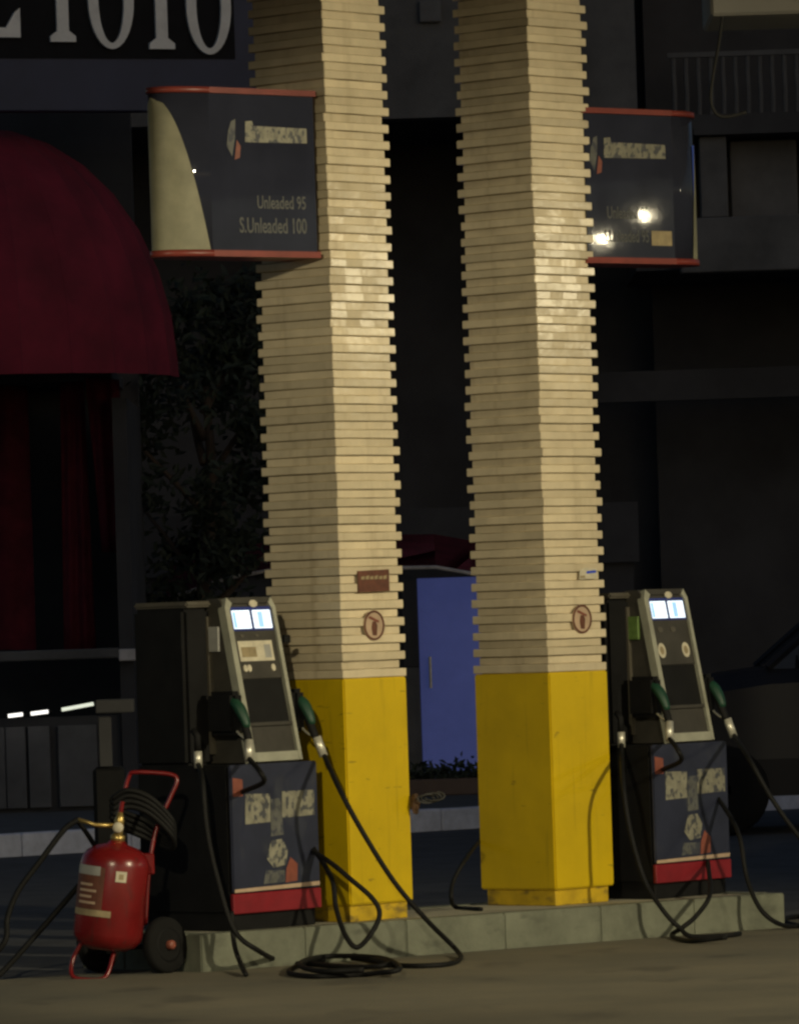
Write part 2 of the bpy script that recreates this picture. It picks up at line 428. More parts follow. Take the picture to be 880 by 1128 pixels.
# rag of wire and a rusty chip on the edge of the yellow cladding
cp = P(457, 886, nL.y + SX_ * FR.y - .02)
chip = obj('rust_chip', bmesh.new(), 'rust'); bm = bmesh.new()
bmesh.ops.create_icosphere(bm, subdivisions=2, radius=1)
for v in bm.verts: v.co = Vector((v.co.x * .026, v.co.y * .026, v.co.z * .055)) * random.uniform(.7, 1.15)
bm.to_mesh(chip.data); bm.free(); chip.parent = colL
colL_m = Matrix.Translation(colL.location) @ Matrix.Rotation(colL.rotation_euler.z, 4, 'Z')
chip.location = colL_m.inverted() @ cp
wr = bmesh.new(); pts = []
for k in range(28):
    a = k * .75
    pts.append(cp + Vector((.05 + .045 * math.cos(a) + k * .002, -.02 + .015 * math.sin(a * 1.3), .02 + .02 * math.sin(a) + k * .0006)))
tube(wr, smooth_path(pts, 3), .005, 6)
tag(obj('wire_tangle', wr, 'cable_grey'), 'small grey tangle of wire tied to the edge of the yellow base', 'wire')

# ------------------------------------------------------------------ hanging price signs
def text_mesh(body, size, sx=1.0, extr=.0008):
    cu = bpy.data.curves.new('txt', 'FONT'); cu.body = body; cu.size = size; cu.extrude = extr
    cu.align_x = 'RIGHT'; cu.resolution_u = 3; cu.offset = size * .012
    o = bpy.data.objects.new('txt', cu); C.objects.link(o)
    bpy.context.view_layer.update()
    me = bpy.data.meshes.new_from_object(o.evaluated_get(bpy.context.evaluated_depsgraph_get()))
    bpy.data.objects.remove(o); bpy.data.curves.remove(cu)
    me.transform(Matrix.Scale(sx, 4, (1, 0, 0)))
    return me
def text(body, parent, mt, x, z, y, size, sx):
    me = text_mesh(body, size, sx); me.materials.clear(); me.materials.append(M[mt])
    o = bpy.data.objects.new('lettering', me); C.objects.link(o); o.parent = parent
    o.location = (x, y, z); o.rotation_euler = (math.pi / 2, 0, 0)
    return o
def price_sign(origin, W, NOSE, TH, H, side, label, lines, patch=None):
    """local x along the sign; front is y = 0; nose at x<0 side (side=-1) or x>0 side (side=+1); flat from 0 to W"""
    t = thing('price_sign', label, 'sign', origin, A18, 'fuel signs hung on the columns')
    sgn = -side                                     # flat part runs from the nose
    def outline(off=0.0, n=20):
        pts = [(sgn * (W + off), -off), (0, -off)]
        for k in range(1, n):
            a = math.pi * k / n
            pts.append((side * (NOSE + off) * math.sin(a), TH / 2 - (TH / 2 + off) * math.cos(a)))
        pts += [(0, TH + off), (sgn * (W + off), TH + off)]
        return pts
    def ext(name, mt, z0, z1, off):
        bm = bmesh.new(); pl = outline(off)
        prism(bm, pl, (0, 0, z0), (1, 0, 0), (0, 1, 0), (0, 0, 1), z1 - z0)
        o = obj(name, bm, mt, t)
        for p_ in o.data.polygons: p_.use_smooth = abs(p_.normal.z) < .5 and abs(p_.normal.x) > .02 and abs(p_.normal.x) < .99999
        return o
    ext('body', 'sign_navy', .03, H - .03, 0)
    ext('lower_trim', 'sign_red', 0, .03, .012)
    ext('upper_trim', 'sign_red', H - .028, H, .010)
    # cream sail wrapped round the nose: s runs along the outline from the front face round the nose
    def along(s, off):
        if s <= 0: return (sgn * (-s), -off)
        a = min(math.pi, s)
        return (side * (NOSE + off) * math.sin(a), TH / 2 - (TH / 2 + off) * math.cos(a))
    bm = bmesh.new(); rows = []
    nr_, nc = 26, 16
    for i in range(nr_ + 1):
        v = i / nr_
        z = .032 + (H - .062 - .02) * v
        w = (1 - v) ** .62
        gfr = (1 - v) ** .62
        s0 = math.asin(max(-1, min(1, .997 - (.997 - (.06 if side < 0 else .60)) * gfr)))
        s1 = 1.55 + (2.8 - 1.55) * min(1, w * 1.5)
        rows.append([(*along(s0 + (s1 - s0) * k / nc, .004), z) for k in range(nc + 1)])
    vv = [[bm.verts.new(p_) for p_ in r] for r in rows]
    for a, b in zip(vv, vv[1:]):
        for k in range(nc): bm.faces.new((a[k], a[k + 1], b[k + 1], b[k]))
    obj('cream_stripe', bm, 'sign_cream', t, smooth=True)
    if side > 0:                                    # bright blue nose strip
        bm = bmesh.new(); rows = []
        for z in (.25, .62):
            rows.append([bm.verts.new((*along(.80 + k * .05, .003), z * H / .79)) for k in range(12)])
        for k in range(11): bm.faces.new((rows[0][k], rows[0][k + 1], rows[1][k + 1], rows[1][k]))
        obj('blue_stripe', bm, 'sign_blue', t, smooth=True)
    # emblem: a leaning petal pair beside a row of heavy letters worn beyond reading
    x0 = .10 if side < 0 else -W + .03
    def blob(pts, mt, nm):
        b_ = bmesh.new(); prism(b_, pts, (0, -.0005, 0), (1, 0, 0), (0, 0, 1), (0, -1, 0), .0012); obj(nm, b_, mt, t)
    ze = H * .68
    blob([(x0 + .0, ze - .02), (x0 + .03, ze - .07), (x0 + .05, ze + .02), (x0 + .055, ze + .11), (x0 + .03, ze + .10), (x0 + .01, ze + .05)], 'worn_print_grey', 'emblem')
    blob([(x0 + .045, ze - .085), (x0 + .075, ze - .075), (x0 + .082, ze - .02), (x0 + .06, ze + .01)], 'print_red', 'emblem')
    xl = x0 + (.11 if side < 0 else .095); xe = (WL if side < 0 else 0) - .045
    blob([(xl, ze), (xe, ze + .004), (xe, ze + .075), (xl + .05, ze + .08), (xl + .045, ze + .105), (xl + .004, ze + .1)], 'worn_print', 'wordmark')
    for body, xr, z, size, sx in lines:
        text(body, t, 'print_grey', xr, z, -.0008, size, sx)
    if patch:
        x, z, w, h = patch
        blob([(x, z), (x + w, z), (x + w, z + h), (x, z + h)], 'print_tan', 'sticker')
    for hz_ in (.3, .7):
        obj('bracket', tube(bmesh.new(), [(sgn * W * .72, TH - .02, H * hz_), (sgn * W * .72, TH + .12, H * hz_)], .02), 'pump_dark', t)
    return t
NS = Vector((math.sin(A18), -math.cos(A18), 0))
qr = P(350, 284, 28.08)                            # right lower corner of the left sign
ql = PL(235, 284, qr, NS)
WL = (qr - ql).length
HL = P(345, 101, 28.14).z - qr.z
price_sign(Vector((ql.x, ql.y, qr.z)), WL, .255, .24, HL, -1, 'navy fuel sign with a big cream curved nose, above the left pump',
           [('Unleaded 95', WL - .06, HL * .29, .088, .66), ('S.Unleaded 100', WL - .06, HL * .145, .104, .62)])
q0 = P(744, 291, 29.72)
qa = PL(648, 291, q0, NS); WR = (q0 - qa).length; HR = P(765, 122, 29.80).z - q0.z
price_sign(Vector((q0.x, q0.y, q0.z)), WR, .235, .26, HR, 1, 'navy fuel sign with a bright blue outer edge and lamp glints, above the right pump',
           [('Unleaded 95', -.17, HR * .29, .088, .62), ('S.Unleaded 95', -.17, HR * .14, .088, .60)], patch=(-.155, HR * .12, .135, .075))

# ------------------------------------------------------------------ fuel pumps
PYAW = rad(48)
def pump(origin, scale, label, variant):
    t = thing('fuel_pump', label, 'fuel pump', origin, PYAW, 'fuel pumps on the island')
    t.scale = (1.09 * scale, .89 * scale, scale)
    X = Vector((1, 0, 0)); Z = Vector((0, 0, 1))
    boxo('plinth', 'pump_dark', t, -.265, .265, .02, .66, 0, .085, bev=.005)
    boxo('cabinet', 'pump_dark', t, -.28, .28, .012, .69, .08, .79, bev=.012, seg=2)
    boxo('red_band', 'band_red', t, -.278, .284, -.006, .02, .082, .178, bev=.004)
    fp = boxo('front_panel', 'navy', t, -.276, .281, -.004, .014, .182, .79, bev=.006, seg=2)
    boxo('rear_housing', 'pump_dark', t, -.28, .25, .30, .69, .785, 1.545, bev=.02, seg=2)
    boxo('top_cap', 'pump_top', t, -.275, .245, .28, .685, 1.546, 1.575, bev=.01, seg=2)
    # head leaning back
    z0, z1, yb, yt = .795, 1.585, .005, .185
    hx0, hx1 = -.125, .198
    bm = bmesh.new(); prism(bm, [(yb + .02, z0), (yt + .02, z1 - .02), (yt + .045, z1), (.315, z1), (.315, z0)], (hx0 + .004, 0, 0), (0, 1, 0), Z, X, hx1 - hx0 - .008)
    obj('head', bm, 'pump_face', t)
    ev = Vector((0, yt - yb, z1 - z0)); HL_ = ev.length; ev.normalize(); en = Vector((0, -ev.z, ev.y))   # up along the face, outward
    o0 = Vector((0, yb + .02, z0))
    def fpl(name, mt, x0, x1, v0, v1, d0, d1, par=t):
        bm = bmesh.new(); prism(bm, [(x0, v0), (x1, v0), (x1, v1), (x0, v1)], o0 + en * d0, X, ev, en, d1 - d0)
        o = obj(name, bm, mt, par); return o
    def fround(name, mt, poly, d0, d1):
        bm = bmesh.new(); prism(bm, poly, o0 + en * d0, X, ev, en, d1 - d0); return obj(name, bm, mt, t)
    # light frame round the face, rounded at the top: four mitred bars
    fw = .030; r = .05
    fr = fround('bezel', 'pump_frame', [(hx0, 0), (hx0 + fw, .002), (hx0 + fw, HL_ - .06), (hx0 + fw + .02, HL_ - .03), (hx0 + .02, HL_ - .002), (hx0, HL_ - .05)], -.03, .022)
    fround('bezel', 'pump_frame', [(hx1, 0), (hx1, HL_ - .05), (hx1 - .02, HL_ - .002), (hx1 - fw * .7 - .02, HL_ - .03), (hx1 - fw * .7, HL_ - .06), (hx1 - fw * .7, .002)], -.03, .022)
    fround('bezel', 'pump_frame', [(hx0 + fw + .001, 0), (hx1 - fw * .7 - .001, 0), (hx1 - fw * .7 - .001, .045), (hx0 + fw + .001, .045)], -.03, .021)
    fround('bezel', 'pump_face', [(hx0 + .022, HL_ - .001), (hx0 + fw + .021, HL_ - .03), (hx1 - fw * .7 - .021, HL_ - .03), (hx1 - .022, HL_ - .001)], -.03, .016)
    ix0, ix1 = hx0 + fw + .002, hx1 - fw * .7 - .002
    fpl('upper_face', 'pump_face', ix0, ix1, HL_ - .40, HL_ - .032, -.004, .008)
    fpl('tray_shade', 'black_rubber', ix0, ix1, .19, HL_ - .402, -.004, .0)  # flat near-black plate; its colour stands in for the shade of an uncut recess
    fpl('tray_shelf', 'pump_face', ix0, ix1, .175, .192, 0, .018)
    fpl('lower_flap', 'pump_face', ix0, ix1, .047, .172, -.004, .006)
    sf = fpl('screen_glow_frame', 'screen_glow_frame', ix0 + .004, ix1 - .004, HL_ - .165, HL_ - .048, .008, .013)
    w = (ix1 - ix0 - .03) / 2
    a0 = ix0 + .012
    for i in range(2):
        xs = a0 + i * (w + .012)
        s = fpl('screen', 'screen_white', xs, xs + w - .006, HL_ - .155, HL_ - .065, .013, .0145, sf)
        tint = fpl('screen_tint', 'screen_blue', xs + (.004 if i == 0 else .03), xs + (.022 if i == 0 else .062), HL_ - .150, HL_ - .072, .0146, .0152, sf)
    # round emblem above the screens
    cxm = (ix0 + ix1) / 2 + .02
    fround('emblem', 'sticker', [(cxm + .026 * math.cos(k * math.pi / 9), HL_ - .034 + .018 * math.sin(k * math.pi / 9)) for k in range(18)], .016, .022)
    if variant == 0:
        s = fpl('sticker', 'sticker', ix0 + .02, ix1 - .03, HL_ - .315, HL_ - .215, .0085, .0095)
        fpl('sticker', 'print_tan', ix0 + .035, ix0 + .13, HL_ - .295, HL_ - .245, .0097, .0102)
        fpl('sticker', 'sticker_grey', ix1 - .085, ix1 - .045, HL_ - .30, HL_ - .235, .0097, .0102)
        for x in (ix0 + .04, ix0 + .065, ix1 - .05):
            fround('button', 'sticker', [(x + .013 * math.cos(k * math.pi / 6), HL_ - .35 + .018 * math.sin(k * math.pi / 6)) for k in range(12)], .0085, .014)
    else:
        for x in (ix0 + .04, ix1 - .05):
            fround('sticker', 'sticker', [(x + .028 * math.cos(k * math.pi / 10), HL_ - .325 + .04 * math.sin(k * math.pi / 10)) for k in range(20)], .0085, .0095)
            fround('sticker', 'print_tan', [(x + .014 * math.cos(k * math.pi / 10), HL_ - .325 + .022 * math.sin(k * math.pi / 10)) for k in range(20)], .0096, .0102)
    for x in (ix0 + .055, ix0 + .15):
        fround('button', 'pump_top', [(x + .02 * math.cos(k * math.pi / 6), HL_ - .215 + .015 * math.sin(k * math.pi / 6)) for k in range(12)] if variant else
               [(x + .012 * math.cos(k * math.pi / 6), HL_ - .19 + .008 * math.sin(k * math.pi / 6)) for k in range(12)], .0082, .012)
    # side of the head: plaque, holster rib
    boxo('side_plaque', 'sticker_grey' if variant == 0 else 'sticker_green', t, hx0 - .012, hx0 + .003, .215, .29, 1.33, 1.45, bev=.003)
    bm = bmesh.new(); prism(bm, [(.275, .84), (.29, 1.5), (.302, 1.5), (.302, .84)], (hx0 - .016, 0, 0), (0, 1, 0), Z, X, .02); obj('side_rib', bm, 'pump_top', t)
    for sx, xx in ((-1, hx0), (1, hx1)):
        hb = boxo('holster', 'pump_dark', t, min(xx, xx + sx * .075), max(xx, xx + sx * .075), .05, .25, .93, 1.14, bev=.02, seg=2)
        nz = bmesh.new()
        bx = xx + sx * .048
        tube(nz, smooth_path([(bx, .22, 1.10), (bx, .12, 1.085), (bx, .03, 1.03), (bx, -.015, .95), (bx + sx * .006, -.04, .89)], 5),
             [.014] * 4 + [.019] * 5 + [.022] * 5 + [.020] * 5 + [.017] * 2, 10)
        n_ = obj('nozzle', nz, 'pump_dark', t, smooth=True)
        bm = bmesh.new()
        tube(bm, smooth_path([(bx, .13, 1.105), (bx, .05, 1.075), (bx, .005, 1.02), (bx, -.022, .965)], 4), [.008, .017, .022, .025, .027, .028, .028, .027, .026, .024, .022, .020, .015], 10)
        obj('grip_cover', bm, 'green_plastic', n_, smooth=True)
        bm = bmesh.new(); tube(bm, smooth_path([(bx, .11, 1.03), (bx, .07, .965), (bx, .02, .925), (bx, -.02, .91)], 4), .006, 6)
        obj('lever', bm, 'steel', n_)
        bm = bmesh.new(); tube(bm, [(bx + sx * .007, -.041, .905), (bx + sx * .03, -.062, .81)], .0215, 12)
        obj('hose_collar', bm, 'steel', n_, smooth=True)
    # print on the front panel: a worn wide emblem on a stem, and a red corner mark
    def pr(name, mt, poly):
        bm = bmesh.new(); prism(bm, poly, (0, -.0045, 0), X, Z, (0, -1, 0), .0014); obj(name, bm, mt, fp)
    pr('wordmark', 'worn_print', [(-.19, .505), (-.03, .51), (-.028, .645), (-.185, .65)])
    pr('wordmark', 'worn_print', [(.045, .525), (.255, .53), (.255, .65), (.05, .652)])
    pr('emblem', 'worn_print_grey', [(-.03, .44), (.05, .445), (.042, .62), (-.024, .618)])
    pr('emblem', 'worn_print', [(-.06, .335), (-.02, .29), (.06, .30), (.075, .37), (.04, .425), (-.03, .42)])
    pr('emblem', 'print_red', [(.055, .215), (.13, .22), (.135, .30), (.09, .335), (.062, .28)])
    pr('emblem', 'worn_print_grey', [(-.085, .215), (.05, .22), (.05, .275), (-.07, .28)])
    pr('mark', 'print_red', [(-.262, .64), (-.20, .64), (-.20, .72), (-.262, .73)])
    pr('mark', 'sign_pink', [(-.27, .184), (.274, .19), (.274, .21), (-.27, .2)])
    return t
po_l = Vector((-.645, 27.80, IZ))
po_r = Vector((1.435, 29.62, IZ))
pumpL = pump(Vector((po_l.x, po_l.y, IZ - .004)), 1.0, 'fuel pump with lit screens and a white sticker, behind the red extinguisher', 0)
pumpR = pump(Vector((po_r.x, po_r.y, IZ - .004)), .99, 'fuel pump with lit screens and two oval stickers, right of both columns', 1)
hook = boxo('hook', 'pump_dark', pumpL, .21, .25, .12, .15, 1.36, 1.40, bev=.006)
# hoses
def MW(p): return Matrix.Translation(p.location) @ Matrix.Rotation(p.rotation_euler.z, 4, 'Z') @ Matrix.Diagonal((*p.scale, 1))
def hose(p, pts, name='hose', r=.0125):
    inv = MW(p).inverted()
    bm = bmesh.new(); tube(bm, [inv @ q for q in smooth_path(pts, 10)], r, 10)
    return obj(name, bm, 'black_rubber', p, smooth=True)
def fy(px):        # depth of the island front edge under a picture column, a little in front of it
    g = G(px, 1072 - (px - 210) * .0723); return g.y
def loc(p, v): return MW(p) @ Vector(v)
zr = .016
YL = 12.40
rn_l = loc(pumpL, (.198 + .048 + .03, -.062, .82)); rn_r = loc(pumpR, (.198 + .078, -.062, .82))
ln_l = loc(pumpL, (-.125 - .078, -.062, .82)); ln_r = loc(pumpR, (-.125 - .078, -.062, .82))
hose(pumpL, [rn_l, PN(375, 872, 12.5), PN(400, 918, 12.42), PN(435, 973, 12.38), PN(470, 1014, 12.4), PN(500, 1044, 12.55), G(507, 1056, zr), G(490, 1063, zr), G(440, 1064, zr), G(395, 1056, zr), G(345, 1060, zr), G(318, 1071, zr), G(345, 1076, zr), G(400, 1074, zr), G(440, 1068, zr * 2.4), G(420, 1056, zr * 2.6), G(360, 1054, zr * 2.4), G(330, 1062, zr * 2.4), G(350, 1070, zr * 2.4), G(400, 1069, zr * 2.6)])
hose(pumpL, [loc(pumpL, (.284, .16, .40)), PN(363, 950, 12.62), PN(385, 968, 12.5), PN(410, 990, 12.42), PN(418, 1008, 12.4), PN(408, 1030, 12.38), PN(393, 1044, 12.3), PN(380, 1030, 12.36), PN(370, 1000, 12.5), PN(364, 965, 12.62), loc(pumpL, (.284, .12, .44))])
hose(pumpL, [ln_l, PN(286, 850, 12.3), PN(290, 862, 12.33), loc(pumpL, (-.20, -.0, .66))])
sl = loc(pumpL, (-.30, .20, .80))
hose(pumpL, [sl, PN(223, 860, 12.46), PN(228, 915, 12.38), PN(240, 970, 12.3), PN(258, 1025, 12.22), PN(285, 1048, 12.2), G(312, 1060, zr), G(350, 1063, zr), G(395, 1066, zr * 1.2), G(430, 1062, zr * 2), G(390, 1053, zr * 2)])
hose(pumpL, [PN(255, 1005, 12.3), PN(258, 1040, 12.25), PN(265, 1062, 12.2), G(271, 1074, zr)])
for p, v in ((pumpL, sl), (pumpR, loc(pumpR, (-.30, .20, .80)))):
    bm = bmesh.new(); mi = MW(p).inverted()
    a = mi @ v
    tube(bm, [a + Vector((0, 0, -.02)), a + Vector((0, 0, .06))], .02, 12); obj('hose_collar', bm, 'steel', p, smooth=True)
    bm = bmesh.new(); tube(bm, [a + Vector((0, 0, .06)), a + Vector((0, 0, .13)), a + Vector((.0, .03, .16))], .017, 10); obj('hose_joint', bm, 'pump_dark', p, smooth=True)
sr = loc(pumpR, (-.30, .20, .80))
hose(pumpR, [sr, PN(686, 860, 13.3), PN(694, 915, 13.2), PN(710, 970, 13.12), PN(730, 1003, 13.0), PN(748, 1022, 12.95), G(762, 1032, zr), G(800, 1031, zr), G(815, 1029, zr)])
hose(pumpR, [loc(pumpR, (.10, -.012, .17)), PN(782, 985, 13.05), PN(768, 1008, 12.98), PN(752, 1022, 12.95), G(740, 1031, zr), G(760, 1037, zr), G(800, 1033, zr * 2.2)])
hose(pumpR, [ln_r, PN(745, 824, 13.2), PN(750, 838, 13.22), loc(pumpR, (-.20, .0, .66))])
hose(pumpR, [rn_r, PN(825, 836, 13.3), PN(850, 880, 13.2), PN(880, 922, 13.15), PN(915, 965, 13.2), PN(930, 995, 13.2), G(915, 1022, zr), G(880, 1020, zr), G(862, 1014, zr), G(880, 1010, zr), G(910, 1014, zr)])
hose(pumpR, [loc(pumpR, (.284, .14, .56)), PN(812, 915, 13.45), PN(822, 965, 13.32), PN(835, 998, 13.2), PN(852, 1015, 13.15), G(872, 1021, zr), G(905, 1018, zr)])
bk = PN(528, 925, 13.55)
tag(obj('loose_cable', tube(bmesh.new(), smooth_path([PN(550, 915, 14.0), PN(530, 925, 13.9), PN(512, 948, 13.6), PN(499, 972, 13.55), PN(497, 990, 13.5), G(503, 1000, IZ + .006), G(530, 1002, IZ + .006)], 8), .011, 8), 'black_rubber', smooth=True),
    'black cable bowed between the two yellow column bases', 'cable')

# ------------------------------------------------------------------ wheeled fire extinguisher
ex0 = G(125, 1077)
ex = thing('fire_extinguisher', 'wheeled red fire extinguisher with black hose and yellow tag, standing before the pump', 'extinguisher', (ex0.x, ex0.y, 0))
EY = ex0.y
def E(px, py, dy=0.0): return P(px, py, EY + dy) - Vector((ex0.x, ex0.y, 0))
a, b = E(117, 1046), E(129, 930)
hl = (b - a).length; rt = .163
tk = obj('tank', lathe(bmesh.new(), [(.02, -.006), (.09, -.002), (.135, .02), (rt - .006, .05), (rt, .075), (rt, hl - .10), (rt - .008, hl - .065), (rt - .03, hl - .035), (rt - .07, hl - .012), (.05, hl), (.035, hl + .015)], a, b, 40), 'red_paint', ex, smooth=True)
ax = (b - a).normalized()
nk0 = a + ax * (hl + .01)
obj('neck', lathe(bmesh.new(), [(.034, 0), (.034, .03), (.022, .035), (.022, .06)], nk0, nk0 + ax, 16), 'brass', ex, smooth=True)
vb = bmesh.new(); tube(vb, [nk0 + ax * .05, nk0 + ax * .10, nk0 + ax * .14], [.018, .024, .012], 10)
tube(vb, [nk0 + ax * .075, E(105, 909, -.03), E(86, 903, -.03)], [.013, .010, .010], 8)
vl = obj('valve', vb, 'brass', ex, smooth=True)
obj('knob', lathe(bmesh.new(), [(.02, 0), (.026, .008), (.026, .018), (.018, .026)], E(130, 912, -.03), E(130, 912, -.3), 14), 'sticker', vl, smooth=True)
obj('lever', tube(bmesh.new(), [nk0 + ax * .13, nk0 + ax * .19 + Vector((.004, 0, 0))], .011, 8), 'red_paint', vl)
# labels wrapped on the tank
ux = ax.cross(Vector((0, 1, 0))).normalized(); uf = ux.cross(ax).normalized()
if ux.x < 0: ux = -ux
if uf.y > 0: uf = -uf
def wrap(name, mt, t0, t1, a0, a1, off=.0015):
    bm = bmesh.new(); n = 10; rows = []
    for tt in (t0, t1):
        rows.append([bm.verts.new(a + ax * tt + (ux * math.sin(rad(a0 + (a1 - a0) * k / n)) + uf * math.cos(rad(a0 + (a1 - a0) * k / n))) * (rt + off)) for k in range(n + 1)])
    for k in range(n): bm.faces.new((rows[0][k], rows[0][k + 1], rows[1][k + 1], rows[1][k]))
    return obj(name, bm, mt, tk, smooth=True)
wrap('label', 'plaque_brown', .16, .385, -85, -12)
wrap('label', 'sticker_grey', .345, .388, -80, -20, .0022)
wrap('label', 'print_tan', .155, .185, -78, 4, .0024)
for q in range(4): wrap('label', 'sign_pink', .21 + q * .028, .222 + q * .028, -62, -24 - (q % 2) * 8, .0024)
wrap('tag', 'sticker', .325, .375, 6, 24, .002)
wrap('tag', 'print_tan', .337, .362, 11, 19, .0027)
# frame, foot, handle
obj('foot', tube(bmesh.new(), smooth_path([E(92, 1035, -.02), E(80, 1058, -.06), E(80, 1076, -.1) * 1.0, E(98, 1080, -.12), E(116, 1077, -.1), E(124, 1055, -.05), E(128, 1036, 0)], 5), .0105, 8), 'red_paint', ex, smooth=True)
obj('handle', tube(bmesh.new(), smooth_path([E(160, 1020, .14), E(164, 960, .17), E(172, 915, .2), E(188, 878, .22), E(195, 860, .23), E(186, 853, .24), E(150, 851, .26), E(142, 856, .27), E(136, 880, .26), E(128, 930, .22), E(120, 1010, .17)], 6), .0105, 8), 'red_paint', ex, smooth=True)
obj('clamp', box(bmesh.new(), -.03, .03, -.02, .02, -.05, .05, .006), 'red_paint', ex).location = E(163, 952, .12)
hb = bmesh.new()
for k in range(4):
    o_ = k * 6.0
    tube(hb, smooth_path([E(124, 880 + o_, .14 - k * .015), E(140, 871 + o_, .12), E(160, 876 + o_, .12), E(178, 890 + o_, .14), E(191, 908 + o_ * .9, .17), E(188, 926 + o_ * .5, .26), E(160, 905 + o_, .34), E(130, 892 + o_, .26), E(123, 882 + o_, .16)], 6), .0135, 8)
obj('coiled_hose', hb, 'black_rubber', ex, smooth=True)
hz = bmesh.new()
gx = ex0
tube(hz, smooth_path([E(86, 903, -.03), E(70, 915, -.04), E(45, 948, -.06), E(20, 982, -.08), E(8, 1012, -.1), E(4, 1040, -.14), Vector((G(-6, 1062).x - gx.x, -.1, zr)), Vector((G(15, 1064).x - gx.x, .0, zr)), E(40, 1030, .05), E(68, 998, .1), E(92, 970, .2)], 8), .014, 8)
tube(hz, smooth_path([E(84, 902, .0), E(98, 922, .06), E(112, 945, .18)], 6), .012, 8)
obj('hose', hz, 'black_rubber', ex, smooth=True)
wax = Vector((.74, -.66, .06)).normalized()
wc = Vector((G(183, 1073).x - ex0.x, .13, .135))
for k, c_ in enumerate((wc, wc - wax * .44)):
    c_ = Vector(c_); c_.z = .135
    w_ = obj('wheel', lathe(bmesh.new(), [(.07, -.028), (.12, -.03), (.132, -.016), (.135, 0), (.132, .016), (.12, .03), (.07, .028)], c_, c_ + wax, 30), 'tyre', ex, smooth=True)
    obj('rim', lathe(bmesh.new(), [(.085, .0), (.082, .030), (.06, .026), (.03, .024)], c_, c_ + wax, 24), 'pump_dark', w_, smooth=True)
    obj('hub', lathe(bmesh.new(), [(.022, .0), (.022, .05), (.016, .056)], c_, c_ + wax, 14), 'print_red', w_, smooth=True)
obj('axle', tube(bmesh.new(), [wc, wc - wax * .44], .011, 8), 'pump_dark', ex)
# red tray and dark object behind, grey plate on a stand
bs = thing('stand', 'dark stand with a grey top plate behind the extinguisher', 'stand', (P(126, 900, 30.6).x, 30.6, 0))
def SB(px, py): return P(px, py, 30.6) - Vector((bs.location.x, 30.6, 0))
p0, p1 = SB(106, 786), SB(147, 770)
boxo('plate', 'wall_dark', bs, p0.x, p1.x, -.08, .12, p0.z, p1.z, bev=.006)
p0, p1 = SB(110, 845), SB(122, 788)
boxo('post', 'wall_dark', bs, p0.x, p1.x, -.02, .03, p0.z, p1.z - .008, bev=.004)
boxo('column', 'pump_dark', bs, p0.x - .04, p1.x + .06, .0, .2, 0, p0.z - .002, bev=.02)

# ------------------------------------------------------------------ kiosk with awning, sign and light strips (left)
KY = 47.8
def K(px, py, dy=0.0): return P(px, py, KY + dy)
kx0, kx1 = K(-180, 800).x, K(150, 800).x
kio = thing('kiosk', 'dark closed kiosk with crimson curtains and a grey counter ledge', 'kiosk', (0, 0, 0))
kz = lambda py, px=60: K(px, py).z
boxo('back_wall', 'wall_dark', kio, kx0, kx1, KY + 2.4, KY + 2.6, .16, kz(60))
boxo('side_wall', 'wall_dark', kio, kx1 - .12, kx1, KY + .02, KY + 2.39, .16, kz(440))
boxo('ceiling', 'wall_dark', kio, kx0, kx1 - .13, KY + .32, KY + 2.39, kz(418), kz(405))
lp0, lp1 = K(-180, 727), K(150, 716)
boxo('ledge', 'wall_grey', kio, kx0, kx1 - .12, KY - .12, KY + .3, kz(727), kz(716), bev=.01)
boxo('ledge_end', 'pale_trim', kio, kx1 - .119, kx1 + .02, KY - .13, KY + .1, kz(728, 140), kz(715, 140), bev=.008)
boxo('front_wall', 'wall_dark', kio, kx0, kx1 - .13, KY + .1, KY + .2, .16, kz(790))
for px0, px1 in ((-30, 4), (8, 27), (33, 54), (66, 106)):
    q0, q1 = K(px0, 900), K(px1, 800)
    boxo('front_panel', 'panel_grey', kio, q0.x, q1.x, KY + .05, KY + .098, .2, kz(800), bev=.006)
def drape(name, pts_top, pts_bot, y, n=14, amp=.03, lab=None):
    bm = bmesh.new(); rows = []
    for j in range(9):
        v = j / 8; row = []
        for i in range(n + 1):
            u = i / n
            px = (pts_top[0] + (pts_top[2] - pts_top[0]) * u) * (1 - v) + (pts_bot[0] + (pts_bot[2] - pts_bot[0]) * u) * v
            py = (pts_top[1] + (pts_top[3] - pts_top[1]) * u) * (1 - v) + (pts_bot[1] + (pts_bot[3] - pts_bot[1]) * u) * v
            w = P(px, py, KY + y); w.y += amp * math.sin(u * 14 + v * 1.5) + .02 * v
            row.append(bm.verts.new(w))
        rows.append(row)
    for r0, r1 in zip(rows, rows[1:]):
        for i in range(n): bm.faces.new((r0[i], r0[i + 1], r1[i + 1], r1[i]))
    bmesh.ops.solidify(bm, geom=bm.faces[:], thickness=.006)
    return obj(name, bm, 'curtain_red', kio, smooth=True)
drape('curtain', (94, 416, 131, 418), (112, 608, 143, 610), .28)
drape('curtain', (66, 418, 92, 420), (70, 718, 106, 716), .5)
drape('curtain', (-60, 420, 30, 420), (-60, 716, 40, 716), .9, n=24)
